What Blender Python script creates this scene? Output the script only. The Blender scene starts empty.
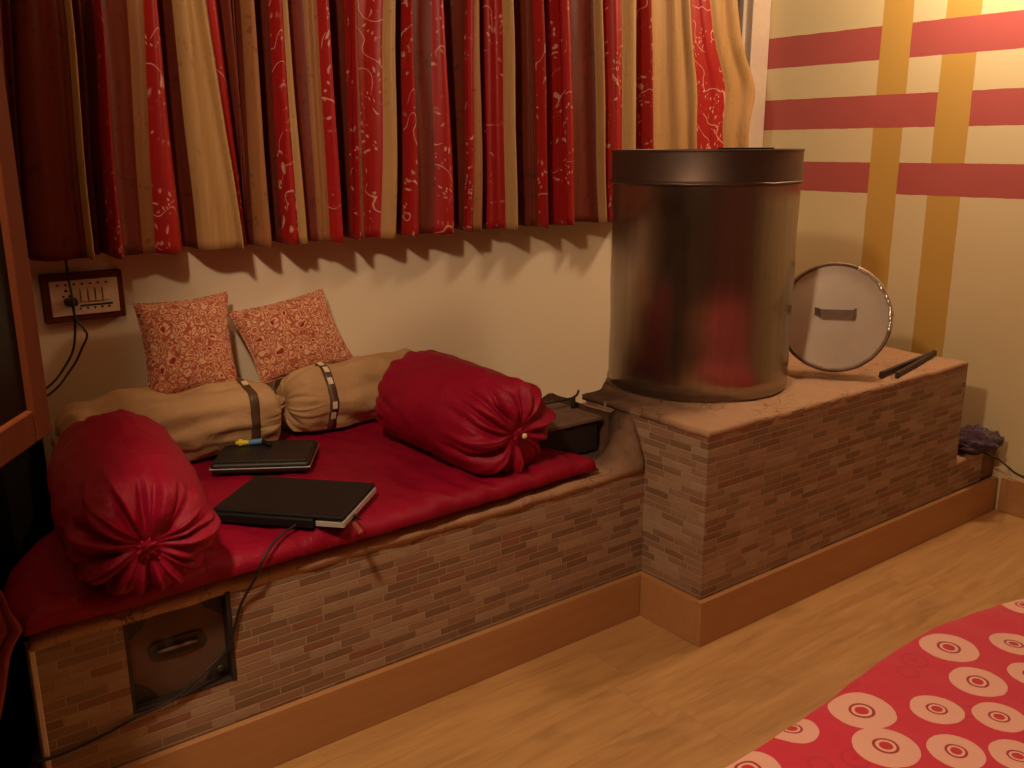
import bpy, bmesh, math, random
from mathutils import Vector, Matrix, noise
random.seed(7)
PI = math.pi
scn = bpy.context.scene
COL = scn.collection

# ------------------------------------------------------------------ camera
H = 1.5
FPX = 927.257
MR = ((0.7988681990795887, -0.6014867481769269, -0.004826206261719299),
      (-0.15301815656821285, -0.1954593181071703, -0.9687007271214086),
      (0.5817173233279205, 0.7746027025079542, -0.2481846268558418))   # rows: right, down, forward
RIGHT, DOWN, FWD = (Vector(r) for r in MR)
cam = bpy.data.cameras.new('camera'); cam_o = bpy.data.objects.new('camera', cam); COL.objects.link(cam_o)
cam.sensor_width = 36; cam.lens = FPX / 1024 * 36; cam.clip_start = 0.02
m4 = Matrix((( RIGHT.x, -DOWN.x, -FWD.x, 0), (RIGHT.y, -DOWN.y, -FWD.y, 0), (RIGHT.z, -DOWN.z, -FWD.z, H), (0, 0, 0, 1)))
cam_o.matrix_world = m4
scn.camera = cam_o

def ray(u, v): return RIGHT * ((u - 512) / FPX) + DOWN * ((v - 384) / FPX) + FWD
def fl(u, v, z):                       # where the sight line through a pixel meets a level z
    d = ray(u, v); return d * ((z - H) / d.z) + Vector((0, 0, H))
def pxw(u, v, x):                      # ... meets the plane X = x
    d = ray(u, v); return d * (x / d.x) + Vector((0, 0, H))
def py(u, v, y):                       # ... meets the plane Y = y
    d = ray(u, v); return d * (y / d.y) + Vector((0, 0, H))

# ------------------------------------------------------------------ mesh helpers
def link(name, me, mats, parent=None, smooth=True):
    o = bpy.data.objects.new(name, me); COL.objects.link(o)
    for m in (mats if isinstance(mats, (list, tuple)) else [mats]): me.materials.append(m)
    if smooth:
        for p in me.polygons: p.use_smooth = True
    if parent: o.parent = parent
    return o
def mesh(name, verts, faces, mats, parent=None, smooth=True, midx=None):
    me = bpy.data.meshes.new(name); me.from_pydata([tuple(v) for v in verts], [], faces); me.validate()
    o = link(name, me, mats, parent, smooth)
    if midx:
        for p, i in zip(me.polygons, midx): p.material_index = i
    bm = bmesh.new(); bm.from_mesh(me); bmesh.ops.recalc_face_normals(bm, faces=bm.faces); bm.to_mesh(me); bm.free()
    return o
def from_bm(name, bm, mats, parent=None, smooth=False, bevel=0, seg=2):
    bmesh.ops.recalc_face_normals(bm, faces=bm.faces)
    me = bpy.data.meshes.new(name); bm.to_mesh(me); bm.free()
    o = link(name, me, mats, parent, smooth)
    if bevel:
        b = o.modifiers.new('bevel', 'BEVEL'); b.width = bevel; b.segments = seg; b.limit_method = 'ANGLE'
        for p in me.polygons: p.use_smooth = True
        b.harden_normals = True
    return o
def bx(bm, lo, hi, mat=None):
    v = [bm.verts.new(p) for p in ((lo[0],lo[1],lo[2]),(hi[0],lo[1],lo[2]),(hi[0],hi[1],lo[2]),(lo[0],hi[1],lo[2]),
                                   (lo[0],lo[1],hi[2]),(hi[0],lo[1],hi[2]),(hi[0],hi[1],hi[2]),(lo[0],hi[1],hi[2]))]
    fs = [bm.faces.new([v[i] for i in f]) for f in ((0,3,2,1),(4,5,6,7),(0,1,5,4),(1,2,6,5),(2,3,7,6),(3,0,4,7))]
    if mat is not None:
        for q in v: q.co = mat @ q.co
    return fs
def boxes(name, specs, mats, parent=None, bevel=0, mat=None):
    bm = bmesh.new()
    for lo, hi in specs: bx(bm, lo, hi, mat)
    return from_bm(name, bm, mats, parent, bevel=bevel)
def smoothpath(pts, n=8):
    pts = [Vector(p) for p in pts]; out = []
    for i in range(len(pts) - 1):
        p0 = pts[max(i-1,0)]; p1 = pts[i]; p2 = pts[i+1]; p3 = pts[min(i+2,len(pts)-1)]
        for k in range(n):
            t = k / n
            out.append(0.5*((2*p1)+(p2-p0)*t+(2*p0-5*p1+4*p2-p3)*t*t+(3*p1-p0-3*p2+p3)*t**3))
    out.append(pts[-1]); return out
def tube(name, pts, r, mat, parent=None, sides=8, n=8, smooth=True, raw=False):
    P = [Vector(p) for p in pts] if raw else smoothpath(pts, n)
    rr = r if callable(r) else (lambda t: r)
    V, F = [], []; up = None
    for i, p in enumerate(P):
        t = (P[min(i+1,len(P)-1)] - P[max(i-1,0)])
        t = t.normalized() if t.length > 1e-9 else Vector((0,0,1))
        if up is None: up = t.orthogonal().normalized()
        up = (up - t * up.dot(t)); up = up.normalized() if up.length > 1e-6 else t.orthogonal().normalized()
        s = t.cross(up)
        R = rr(i / max(1, len(P)-1))
        for k in range(sides):
            a = 2*PI*k/sides; V.append(p + (up*math.cos(a)+s*math.sin(a))*R)
    for i in range(len(P)-1):
        for k in range(sides):
            k2 = (k+1) % sides
            F.append((i*sides+k, i*sides+k2, (i+1)*sides+k2, (i+1)*sides+k))
    F.append(tuple(range(sides))[::-1]); F.append(tuple((len(P)-1)*sides+k for k in range(sides)))
    return mesh(name, V, F, mat, parent, smooth)
def lathe_data(prof, n=64):
    V, F = [], []
    for r, z in prof:
        for k in range(n):
            a = 2*PI*k/n; V.append(Vector((r*math.cos(a), r*math.sin(a), z)))
    for i in range(len(prof)-1):
        for k in range(n):
            k2 = (k+1) % n; F.append((i*n+k, i*n+k2, (i+1)*n+k2, (i+1)*n+k))
    if prof[0][0] > 1e-6: F.append(tuple(range(n))[::-1])
    if prof[-1][0] > 1e-6: F.append(tuple((len(prof)-1)*n+k for k in range(n)))
    return V, F
def lathe(name, prof, mat, parent=None, n=64, xf=None, smooth=True, edge=None):
    V, F = lathe_data(prof, n)
    if xf is not None: V = [xf @ v for v in V]
    o = mesh(name, V, F, mat, parent, smooth)
    if edge is not None:
        try: o.data.set_sharp_from_angle(angle=edge)
        except Exception: pass
    return o
def thing(name, label, cat, loc=(0,0,0), group=None):
    o = bpy.data.objects.new(name, None); COL.objects.link(o); o.location = loc; o.empty_display_size = .05
    return tag(o, label, cat, group)
def tag(o, label, cat, group=None, kind=None):
    o['label'] = label; o['category'] = cat
    if group: o['group'] = group
    if kind: o['kind'] = kind
    return o
def struct(o): o['kind'] = 'structure'; return o
def nz(x, y=0., z=0.): return noise.noise(Vector((x, y, z)))
def reparent(root):                     # parts are modelled in room coordinates: keep them there under a placed root
    for c in root.children: c.matrix_parent_inverse = Matrix.Translation(root.location).inverted()

# ------------------------------------------------------------------ materials
class NT:
    def __init__(s, name):
        s.m = bpy.data.materials.new(name); s.m.use_nodes = True
        s.t = s.m.node_tree; s.t.nodes.clear()
        s.out = s.n('ShaderNodeOutputMaterial'); s.b = s.n('ShaderNodeBsdfPrincipled')
        s.t.links.new(s.b.outputs[0], s.out.inputs[0])
        s._o = None
    def n(s, ty, **kw):
        nd = s.t.nodes.new(ty)
        for k, v in kw.items(): setattr(nd, k, v)
        return nd
    def put(s, inp, v):
        if hasattr(v, 'is_output'): s.t.links.new(v, inp)
        elif v is not None:
            if isinstance(v, (tuple, list)) and len(v) == 3 and inp.type == 'RGBA': v = (*v, 1)
            inp.default_value = v
    def obj(s):
        if s._o is None: s._o = s.n('ShaderNodeTexCoord').outputs['Object']
        return s._o
    def geo(s): return s.n('ShaderNodeNewGeometry').outputs['Position']
    def uv(s): return s.n('ShaderNodeTexCoord').outputs['UV']
    def math(s, op, a, b=None, c=None, clamp=False):
        nd = s.n('ShaderNodeMath', operation=op, use_clamp=clamp); s.put(nd.inputs[0], a)
        if b is not None: s.put(nd.inputs[1], b)
        if c is not None: s.put(nd.inputs[2], c)
        return nd.outputs[0]
    def mix(s, f, a, b, mode='MIX'):
        nd = s.n('ShaderNodeMix', data_type='RGBA', blend_type=mode); s.put(nd.inputs[0], f); s.put(nd.inputs[6], a); s.put(nd.inputs[7], b)
        return nd.outputs[2]
    def sep(s, v):
        nd = s.n('ShaderNodeSeparateXYZ'); s.put(nd.inputs[0], v); return nd.outputs
    def comb(s, x=0., y=0., z=0.):
        nd = s.n('ShaderNodeCombineXYZ'); s.put(nd.inputs[0], x); s.put(nd.inputs[1], y); s.put(nd.inputs[2], z); return nd.outputs[0]
    def map(s, v, scale=(1,1,1), loc=(0,0,0), rot=(0,0,0)):
        nd = s.n('ShaderNodeMapping'); s.put(nd.inputs[0], v); nd.inputs[1].default_value = loc; nd.inputs[2].default_value = rot; nd.inputs[3].default_value = scale
        return nd.outputs[0]
    def noise(s, v, scale=5., detail=3., rough=.5, dist=0.):
        nd = s.n('ShaderNodeTexNoise'); s.put(nd.inputs['Vector'], v); nd.inputs['Scale'].default_value = scale
        nd.inputs['Detail'].default_value = detail; nd.inputs['Roughness'].default_value = rough; nd.inputs['Distortion'].default_value = dist
        return nd.outputs
    def vor(s, v, scale=5., feature='F1', rand=1.):
        nd = s.n('ShaderNodeTexVoronoi', feature=feature); s.put(nd.inputs['Vector'], v); nd.inputs['Scale'].default_value = scale; nd.inputs['Randomness'].default_value = rand
        return nd.outputs
    def white(s, v):
        nd = s.n('ShaderNodeTexWhiteNoise', noise_dimensions='3D'); s.put(nd.inputs[0], v); return nd.outputs
    def ramp(s, f, stops, interp='LINEAR'):
        nd = s.n('ShaderNodeValToRGB'); s.put(nd.inputs[0], f); cr = nd.color_ramp; cr.interpolation = interp
        while len(cr.elements) < len(stops): cr.elements.new(.5)
        for e, (p, c) in zip(cr.elements, stops): e.position = p; e.color = (*c, 1) if len(c) == 3 else c
        return nd.outputs[0]
    def step(s, x, a, b):               # smooth 0..1 between a and b
        nd = s.n('ShaderNodeMapRange', interpolation_type='SMOOTHSTEP'); s.put(nd.inputs[0], x); nd.inputs[1].default_value = a; nd.inputs[2].default_value = b
        return nd.outputs[0]
    def band(s, x, a, b):               # 1 inside a..b
        return s.math('MULTIPLY', s.math('GREATER_THAN', x, a), s.math('LESS_THAN', x, b))
    def bump(s, h, strength=.3, dist=.01):
        nd = s.n('ShaderNodeBump'); s.put(nd.inputs['Height'], h); nd.inputs['Strength'].default_value = strength; nd.inputs['Distance'].default_value = dist
        s.t.links.new(nd.outputs[0], s.b.inputs['Normal'])
    def done(s, col=None, rough=.6, metal=0., spec=.5, sheen=0., coat=0.):
        if col is not None: s.put(s.b.inputs['Base Color'], col)
        s.put(s.b.inputs['Roughness'], rough); s.put(s.b.inputs['Metallic'], metal)
        s.b.inputs['Specular IOR Level'].default_value = spec
        s.b.inputs['Sheen Weight'].default_value = sheen
        s.b.inputs['Coat Weight'].default_value = coat
        return s.m
def plain(name, col, rough=.6, metal=0., var=.15, scale=30., spec=.5, sheen=0.):
    t = NT(name); n = t.noise(t.obj(), scale, 4.)[0]
    c = t.mix(t.math('MULTIPLY', n, 1.), tuple(x*(1-var) for x in col), tuple(min(1, x*(1+var)) for x in col))
    return t.done(c, rough, metal, spec, sheen)

def m_wall():
    t = NT('cream_plaster'); p = t.geo()
    n = t.noise(p, 2.2, 5.)[0]; n2 = t.noise(p, 60., 3.)[0]
    c = t.mix(n, (.80,.66,.47), (.86,.73,.53)); t.bump(n2, .12, .002)
    return t.done(c, .75, spec=.25)
def m_stripes():
    t = NT('striped_wall_paint'); p = t.geo(); x, y, z = t.sep(p)[0:3]
    wob = t.math('MULTIPLY', t.math('SUBTRACT', t.noise(p, 14., 2.)[0], .5), .006)
    y = t.math('ADD', y, wob); z = t.math('ADD', z, wob)
    n = t.noise(p, 2.5, 5.)[0]
    cream = t.mix(n, (.70,.58,.32), (.78,.66,.40)); yel = t.mix(n, (.55,.33,.07), (.63,.39,.095)); red = t.mix(n, (.44,.09,.085), (.51,.12,.11))
    y1 = t.band(y, 2.305, 2.445); y2 = t.band(y, 2.015, 2.160)
    r1 = t.band(z, 1.857, 1.997); r2 = t.band(z, 1.571, 1.711); r3 = t.band(z, 1.288, 1.423)
    ymask = t.math('MAXIMUM', y1, y2)
    c = t.mix(ymask, cream, yel)
    ra = t.math('MULTIPLY', t.math('MAXIMUM', r1, r3), t.math('SUBTRACT', 1., y1))
    rb = t.math('MULTIPLY', r2, t.math('SUBTRACT', 1., y2))
    c = t.mix(t.math('MAXIMUM', ra, rb), c, red)
    t.bump(t.noise(p, 70., 3.)[0], .12, .002)
    return t.done(c, .7, spec=.3)
def m_tile():
    t = NT('slim_stone_tile'); p = t.geo(); x, y, z = t.sep(p)[0:3]
    u = t.math('SUBTRACT', x, y)
    hz = .0225
    zr = t.math('DIVIDE', z, hz); row = t.math('FLOOR', zr); fz = t.math('FRACT', zr)
    w1 = t.white(t.comb(row, 3.1, 0.))[0]; w2 = t.white(t.comb(row, 7.7, 2.))[0]
    wid = t.math('ADD', t.math('MULTIPLY', w1, .06), .065)
    ur = t.math('ADD', t.math('DIVIDE', u, wid), t.math('MULTIPLY', w2, 9.)); colid = t.math('FLOOR', ur); fu = t.math('FRACT', ur)
    # some neighbouring tiles run together
    r = t.white(t.comb(row, colid, 1.))[0]; r2 = t.white(t.comb(row, colid, 5.))[0]
    col = t.ramp(r, [(0.,(.27,.155,.095)),(.16,(.36,.215,.13)),(.3,(.43,.265,.165)),(.44,(.31,.19,.12)),(.56,(.46,.30,.195)),(.68,(.39,.23,.155)),(.8,(.33,.15,.095)),(.9,(.47,.33,.22))], 'CONSTANT')
    # pairs of rows merge into one thick tile here and there
    grain = t.noise(t.map(p, (14,14,60)), 1.5, 5., .6)[0]
    col = t.mix(.7, col, t.mix(grain, (.4,.4,.4), (1.1,1.1,1.1)), 'MULTIPLY')
    eu = t.math('MULTIPLY', t.math('MINIMUM', fu, t.math('SUBTRACT', 1., fu)), wid)
    ez = t.math('MULTIPLY', t.math('MINIMUM', fz, t.math('SUBTRACT', 1., fz)), hz)
    e = t.math('MINIMUM', eu, ez); tile = t.step(e, .0006, .0022)
    grout = t.mix(t.noise(p, 9., 3.)[0], (.50,.36,.24), (.34,.23,.15))
    c = t.mix(tile, grout, col)
    h = t.math('ADD', t.math('MULTIPLY', tile, t.math('ADD', .6, t.math('MULTIPLY', r2, .5))), t.math('MULTIPLY', grain, .25))
    t.bump(h, .5, .003)
    return t.done(c, .5, spec=.4)
def m_mud():
    t = NT('cracked_clay_mud'); p = t.geo()
    n = t.noise(p, 7., 6., .6)[0]
    wp = t.n('ShaderNodeVectorMath', operation='ADD'); t.put(wp.inputs[0], p)
    nv = t.n('ShaderNodeVectorMath', operation='SCALE'); t.put(nv.inputs[0], t.noise(p, 11., 3.)[1]); nv.inputs['Scale'].default_value = .09; t.put(wp.inputs[1], nv.outputs[0])
    cr = t.step(t.vor(wp.outputs[0], 21., 'DISTANCE_TO_EDGE')[0], .0, .03)
    some = t.step(t.noise(p, 8., 3.)[0], .50, .60)
    cr = t.math('MAXIMUM', cr, t.math('SUBTRACT', 1., some))
    c = t.mix(n, (.38,.22,.13), (.54,.335,.205)); c = t.mix(cr, (.20,.11,.065), c)
    dust = t.step(t.noise(p, 55., 4., .7)[0], .60, .68); c = t.mix(t.math('MULTIPLY', dust, .5), c, (.30,.17,.10))
    so = t.n('ShaderNodeVectorMath', operation='DISTANCE'); t.put(so.inputs[0], t.map(p, (1.5, 1., .6))); so.inputs[1].default_value = (2.03*1.5, 2.27, .62*.6)
    soot = t.math('SUBTRACT', 1., t.step(t.math('ADD', so.outputs['Value'], t.math('MULTIPLY', t.math('SUBTRACT', t.noise(p, 9., 4.)[0], .5), .30)), .12, .50))
    c = t.mix(t.math('MULTIPLY', soot, .88), c, (.050,.024,.016))
    t.bump(t.math('ADD', cr, t.math('MULTIPLY', t.noise(p, 40., 4.)[0], .5)), .6, .006)
    return t.done(c, .9, spec=.15)
def m_darkmud():
    t = NT('sooty_clay'); p = t.geo(); n = t.noise(p, 9., 6., .6)[0]
    c = t.mix(n, (.10,.05,.03), (.36,.20,.115)); t.bump(t.noise(p, 30., 5.)[0], .7, .008)
    return t.done(c, .9, spec=.15)
def m_floor():
    t = NT('oak_laminate'); p = t.geo(); x, y, z = t.sep(p)[0:3]
    yr = t.math('DIVIDE', y, .19); row = t.math('FLOOR', yr); fy = t.math('FRACT', yr)
    off = t.white(t.comb(row, 2., 0.))[0]
    xr = t.math('ADD', t.math('DIVIDE', x, 1.25), off); cid = t.math('FLOOR', xr); fx = t.math('FRACT', xr)
    r = t.white(t.comb(row, cid, 0.))[0]
    sh = t.comb(t.math('ADD', x, t.math('MULTIPLY', r, 9.)), y, t.math('MULTIPLY', r, 5.))
    g = t.noise(t.map(sh, (1.6, 16., 1.)), 1.6, 6., .6, .8)[0]
    kn = t.noise(t.map(sh, (3., 9., 1.)), 1., 3., .5, 1.)[0]
    g2 = t.noise(t.map(sh, (4., 90., 1.)), 2., 3.)[0]
    c = t.ramp(g, [(.25,(.44,.235,.085)),(.5,(.58,.325,.125)),(.75,(.66,.39,.155))])
    c = t.mix(t.math('MULTIPLY', t.step(kn, .55, .8), .45), c, (.25,.13,.05))
    c = t.mix(.22, c, t.mix(g2, (.55,.5,.4), (1.1,1.1,1.1)), 'MULTIPLY')
    c = t.mix(.08, c, t.mix(r, (.7,.7,.7), (1.15,1.15,1.15)), 'MULTIPLY')
    mo = t.noise(t.map(p, (2., 5., 1.)), 2.2, 5., .65)[0]; c = t.mix(.35, c, t.mix(mo, (.5,.5,.48), (1.3,1.3,1.3)), 'MULTIPLY')
    seam = t.math('MULTIPLY', t.step(t.math('MINIMUM', fy, t.math('SUBTRACT', 1., fy)), 0., .01), t.step(t.math('MINIMUM', fx, t.math('SUBTRACT', 1., fx)), 0., .002))
    c = t.mix(t.math('MULTIPLY', t.math('SUBTRACT', 1., seam), .22), c, (.12,.07,.03))
    t.bump(g2, .05, .002)
    return t.done(c, t.math('ADD', .34, t.math('MULTIPLY', g, .15)), spec=.4)
def m_wood(name, a, b, axis=(2., 22., 22.), rough=.4, spec=.45):
    t = NT(name); p = t.geo()
    g = t.noise(t.map(p, axis), 1.5, 5., .6, .6)[0]; kn = t.vor(p, 4.)[0]
    c = t.mix(g, a, b); c = t.mix(t.math('SUBTRACT', 1., t.step(kn, .01, .035)), c, tuple(x*.3 for x in a))
    return t.done(c, rough, spec=spec)
def m_satin(name, dark, light, rough=.42):
    t = NT(name); p = t.obj()
    n = t.noise(p, 6., 4.)[0]; w = t.noise(p, 13., 6., .6, 1.2)[0]
    c = t.mix(n, dark, light); t.bump(w, .42, .014)
    return t.done(c, rough, spec=.28)
def m_curtain(name, kind):
    t = NT(name); p = t.geo(); x, y, z = t.sep(p)[0:3]
    q = t.comb(x, t.math('MULTIPLY', y, 1.), z)
    fine = t.noise(t.map(q, (90., 90., 4.)), 1., 2.)[0]
    d = t.n('ShaderNodeVectorMath', operation='ADD'); t.put(d.inputs[0], q)
    dn = t.n('ShaderNodeVectorMath', operation='SCALE'); t.put(dn.inputs[0], t.noise(q, 7., 2.)[1]); dn.inputs['Scale'].default_value = .14; t.put(d.inputs[1], dn.outputs[0])
    # leaves: thin curved lozenges on a loose grid; stems: sparse curved lines
    le = t.vor(t.map(d.outputs[0], (75., 12., 34.) if kind != 'rust' else (38., 12., 24.), rot=(0, .7, 0)), 1., 'F1', .9)[0]
    leaf = t.math('SUBTRACT', 1., t.step(le, .20, .30))
    keep = t.step(t.noise(q, 9., 2.)[0], .46, .56)
    leaf = t.math('MULTIPLY', leaf, keep)
    st = t.n('ShaderNodeTexWave', wave_type='BANDS', bands_direction='DIAGONAL'); t.put(st.inputs[0], q)
    st.inputs['Scale'].default_value = 5.5; st.inputs['Distortion'].default_value = 9.; st.inputs['Detail'].default_value = 1.; st.inputs['Detail Scale'].default_value = 1.6
    stem = t.math('MULTIPLY', t.step(st.outputs[1], .988, .999), t.step(t.noise(q, 6., 1.)[0], .50, .56))
    mot = t.math('MAXIMUM', leaf, stem)
    if kind == 'red':
        c = t.mix(fine, (.29,.009,.010), (.41,.018,.016)); c = t.mix(t.math('MULTIPLY', mot, .7), c, (.72,.42,.30)); r = .42
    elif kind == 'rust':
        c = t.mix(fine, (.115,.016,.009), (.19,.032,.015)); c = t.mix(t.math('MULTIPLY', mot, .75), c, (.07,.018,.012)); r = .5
    elif kind == 'tan':
        c = t.mix(fine, (.24,.095,.035), (.36,.16,.06)); c = t.mix(t.math('MULTIPLY', leaf, .6), c, (.14,.05,.02)); r = .5
    else:
        c = t.mix(fine, (.35,.19,.07), (.50,.30,.12)); c = t.mix(t.math('MULTIPLY', leaf, .6), c, (.32,.16,.06)); r = .45
    t.bump(fine, .12, .002)
    m = t.done(c, r, spec=.25)
    return m
def m_print():
    t = NT('paisley_print_cotton'); p = t.obj()
    d = t.n('ShaderNodeVectorMath', operation='ADD'); t.put(d.inputs[0], p)
    dn = t.n('ShaderNodeVectorMath', operation='SCALE'); t.put(dn.inputs[0], t.noise(p, 26., 2.)[1]); dn.inputs['Scale'].default_value = .045; t.put(d.inputs[1], dn.outputs[0])
    v = t.vor(d.outputs[0], 42., 'F1', .9); f = v[0]
    w = t.math('SINE', t.math('MULTIPLY', f, 20.))
    fill = t.sep(v[1])[0]
    base = t.mix(t.step(w, -.3, .3), (.50,.12,.06), (.72,.42,.24))
    c = t.mix(t.math('MULTIPLY', t.math('GREATER_THAN', fill, .78), t.math('SUBTRACT', 1., t.step(f, .25, .33))), base, (.30,.02,.015))
    ed = t.math('SUBTRACT', 1., t.step(t.vor(d.outputs[0], 42., 'DISTANCE_TO_EDGE', .9)[0], .03, .08))
    c = t.mix(t.math('MULTIPLY', ed, .7), c, (.30,.07,.04))
    t.bump(t.noise(p, 200., 2.)[0], .15, .002)
    return t.done(c, .8, spec=.2, sheen=.2)
def m_bedspread():
    t = NT('medallion_bedspread'); p = t.geo(); x, y, z = t.sep(p)[0:3]
    P = t.comb(x, y, 0.)
    meds = [(948.6,648,.056),(977.7,682.6,.050),(862,710,.059),(936.8,710,.046),(999,717.6,.045),(885.7,748,.055),(956,751.8,.046),(1018,756,.045),
            (1014,642.8,.046),(1024,605,.045),(792,727,.046),(748,770,.056),(1033,675,.045),(824,786,.045)]
    cs = [(fl(u, v, BED_Z).x, fl(u, v, BED_Z).y, r) for u, v, r in meds]
    rnd = random.Random(5)
    for k in range(400):                # the cloth goes on beyond the frame
        if len(cs) > 58: break
        a, b, r = rnd.uniform(.95, 2.85), rnd.uniform(-.25, .84), rnd.uniform(.044, .058)
        if b > .70 and 1.05 < a < 2.0: continue
        if all((a-q[0])**2+(b-q[1])**2 > (.112)**2 for q in cs): cs.append((a, b, r))
    dmin = None
    for a, b, r in cs:
        nd = t.n('ShaderNodeVectorMath', operation='DISTANCE'); t.put(nd.inputs[0], P); nd.inputs[1].default_value = (a, b, 0)
        q = t.math('DIVIDE', nd.outputs['Value'], r)
        dmin = q if dmin is None else t.math('MINIMUM', dmin, q)
    wob = t.noise(P, 30., 2.)[0]
    d = t.math('ADD', dmin, t.math('MULTIPLY', t.math('SUBTRACT', wob, .5), .08))
    pink, red, drk = (.80,.45,.36), (.60,.02,.058), (.36,.015,.03)
    fine = t.math('MULTIPLY', t.math('ADD', t.math('SINE', t.math('MULTIPLY', d, 75.)), 1.), .5)
    gh = t.vor(P, 11., 'F1', .8)[0]
    ghost = t.math('MULTIPLY', t.step(t.math('SINE', t.math('MULTIPLY', gh, 30.)), .2, .8), t.math('LESS_THAN', gh, .42))
    base = t.mix(t.math('MULTIPLY', ghost, .5), red, (.44,.015,.045))
    med = t.mix(t.math('MULTIPLY', fine, .35), pink, (.74,.26,.20))
    c = t.mix(t.math('LESS_THAN', d, 1.), base, med)
    c = t.mix(t.math('LESS_THAN', d, .40), c, drk); c = t.mix(t.math('LESS_THAN', d, .31), c, pink); c = t.mix(t.math('LESS_THAN', d, .21), c, (.55,.02,.03))
    t.bump(t.noise(p, 12., 4.)[0], .18, .01)
    return t.done(c, .7, spec=.25, sheen=.2)
def m_drum():
    t = NT('galvanised_steel'); p = t.obj(); x, y, z = t.sep(p)[0:3]
    ang = t.math('ARCTAN2', y, x)
    s = t.noise(t.comb(t.math('MULTIPLY', ang, 5.), 0., t.math('MULTIPLY', z, .8)), 3., 4.)[0]
    st = t.noise(p, 26., 5., .65)[0]; big = t.noise(p, 5., 4.)[0]
    c = t.mix(s, (.30,.25,.20), (.46,.39,.32)); c = t.mix(t.step(big, .55, .8), c, (.24,.15,.10))
    t.put(t.b.inputs['Anisotropic'], .75)
    tg = t.n('ShaderNodeTangent', direction_type='RADIAL', axis='Z'); t.t.links.new(tg.outputs[0], t.b.inputs['Tangent'])
    t.bump(t.noise(p, 4., 2.)[0], .06, .02)
    return t.done(c, t.math('ADD', .17, t.math('MULTIPLY', st, .14)), .96)

BED_Z = .5
M = {}
M['wall'] = m_wall(); M['stripes'] = m_stripes(); M['tile'] = m_tile(); M['mud'] = m_mud(); M['darkmud'] = m_darkmud(); M['floor'] = m_floor()
M['skirting'] = m_wood('varnished_skirting_wood', (.40,.19,.075), (.54,.285,.12))
M['frame_wood'] = m_wood('reddish_cabinet_wood', (.10,.022,.007), (.155,.038,.012), (20., 20., 2.), .65, .12)
M['dark_wood'] = plain('dark_stained_wood', (.008,.005,.004), .8, spec=.1)
M['black_glass'] = plain('black_glass', (.003,.003,.003), .3, spec=.15)
M['satin'] = m_satin('red_satin', (.24,.0015,.020), (.36,.0025,.031), .55)
M['beige'] = m_satin('beige_plush', (.45,.27,.13), (.58,.37,.19), .8)
M['ribbon'] = plain('brown_ribbon', (.10,.05,.025), .5); M['sequin'] = plain('pale_sequin', (.80,.66,.45), .35)
M['print'] = m_print()
M['c_red'] = m_curtain('red_leaf_curtain', 'red'); M['c_rust'] = m_curtain('rust_motif_curtain', 'rust'); M['c_tan'] = m_curtain('tan_motif_curtain', 'tan'); M['c_cream'] = m_curtain('cream_motif_curtain', 'cream')
M['black_plastic'] = plain('black_plastic', (.009,.008,.008), .5, spec=.3); M['silver'] = plain('silver_plastic', (.62,.58,.54), .35, .3)
M['cable'] = plain('black_cable', (.012,.010,.009), .5); M['leather'] = plain('black_leatherette', (.016,.012,.010), .5, scale=120.)
M['iron'] = plain('sooty_iron', (.055,.04,.032), .55, .5, .4, 14.); M['rust_plate'] = plain('rusty_iron_plate', (.15,.075,.045), .7, .3, .45, 9.)
M['cap'] = plain('tarnished_steel', (.13,.085,.065), .45, .8, .5, 8.); M['rim_metal'] = plain('stained_lid_rim', (.20,.14,.095), .55, .4, .4, 20.); M['box_top'] = plain('dusty_iron_cover', (.20,.12,.075), .8, .1, .4, 14.); M['drum'] = m_drum()
M['lid_metal'] = plain('dusty_aluminium', (.64,.56,.45), .6, .15, .22, 6.); M['bright_metal'] = plain('bright_metal', (.75,.68,.58), .3, .8)
M['ivory'] = plain('ivory_switch_plastic', (.74,.60,.44), .4, var=.06); M['socket_dark'] = plain('dark_socket_hole', (.03,.015,.01), .6)
M['purple'] = plain('purple_wool', (.055,.016,.035), .9, var=.6, scale=90., sheen=.3)
M['salmon'] = m_satin('salmon_cloth', (.28,.035,.035), (.40,.07,.055), .6)
M['yellow'] = plain('yellow_plastic', (.80,.62,.03), .4); M['blue'] = plain('blue_plastic', (.10,.25,.50), .4)
M['bed_cloth'] = m_bedspread()
M['white_paint'] = plain('white_window_paint', (.74,.60,.47), .45, var=.08)
M['ceiling'] = plain('timber_ceiling', (.30,.20,.11), .8, var=.05)
M['far_red'] = plain('dark_red_wall_paint', (.26,.05,.035), .7, var=.15, scale=3.); M['room_wall'] = plain('far_brown_panelling', (.11,.065,.04), .8, var=.08)

# ------------------------------------------------------------------ room
XL, XR, YF, YB, YW, ZC = -1.15, 3.848, -3.2, 2.92, 3.11, 2.75
struct(boxes('floor', [((XL-.1, YF-.1, -.06), (XR+.1, YW+.25, 0))], M['floor']))
struct(boxes('ceiling', [((XL-.1, YF-.1, ZC), (XR+.1, YW+.25, ZC+.06))], M['ceiling']))
struct(boxes('wall_right', [((XR, YF-.1, 0), (XR+.12, YW+.25, ZC))], M['stripes']))
struct(boxes('wall_left', [((XL-.12, YF-.1, 0), (XL, YW+.25, ZC))], M['room_wall']))
struct(boxes('wall_front', [((XL, YF-.12, 0), (XR, YF, ZC))], M['far_red']))
SILL = 1.27
struct(boxes('wall_back', [((XL, YB, 0), (XR, YW+.2, SILL)), ((XL, YB, SILL), (.25, YW+.2, ZC)), ((.25, YB, 2.58), (XR, YW+.2, ZC))], M['wall']))
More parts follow.
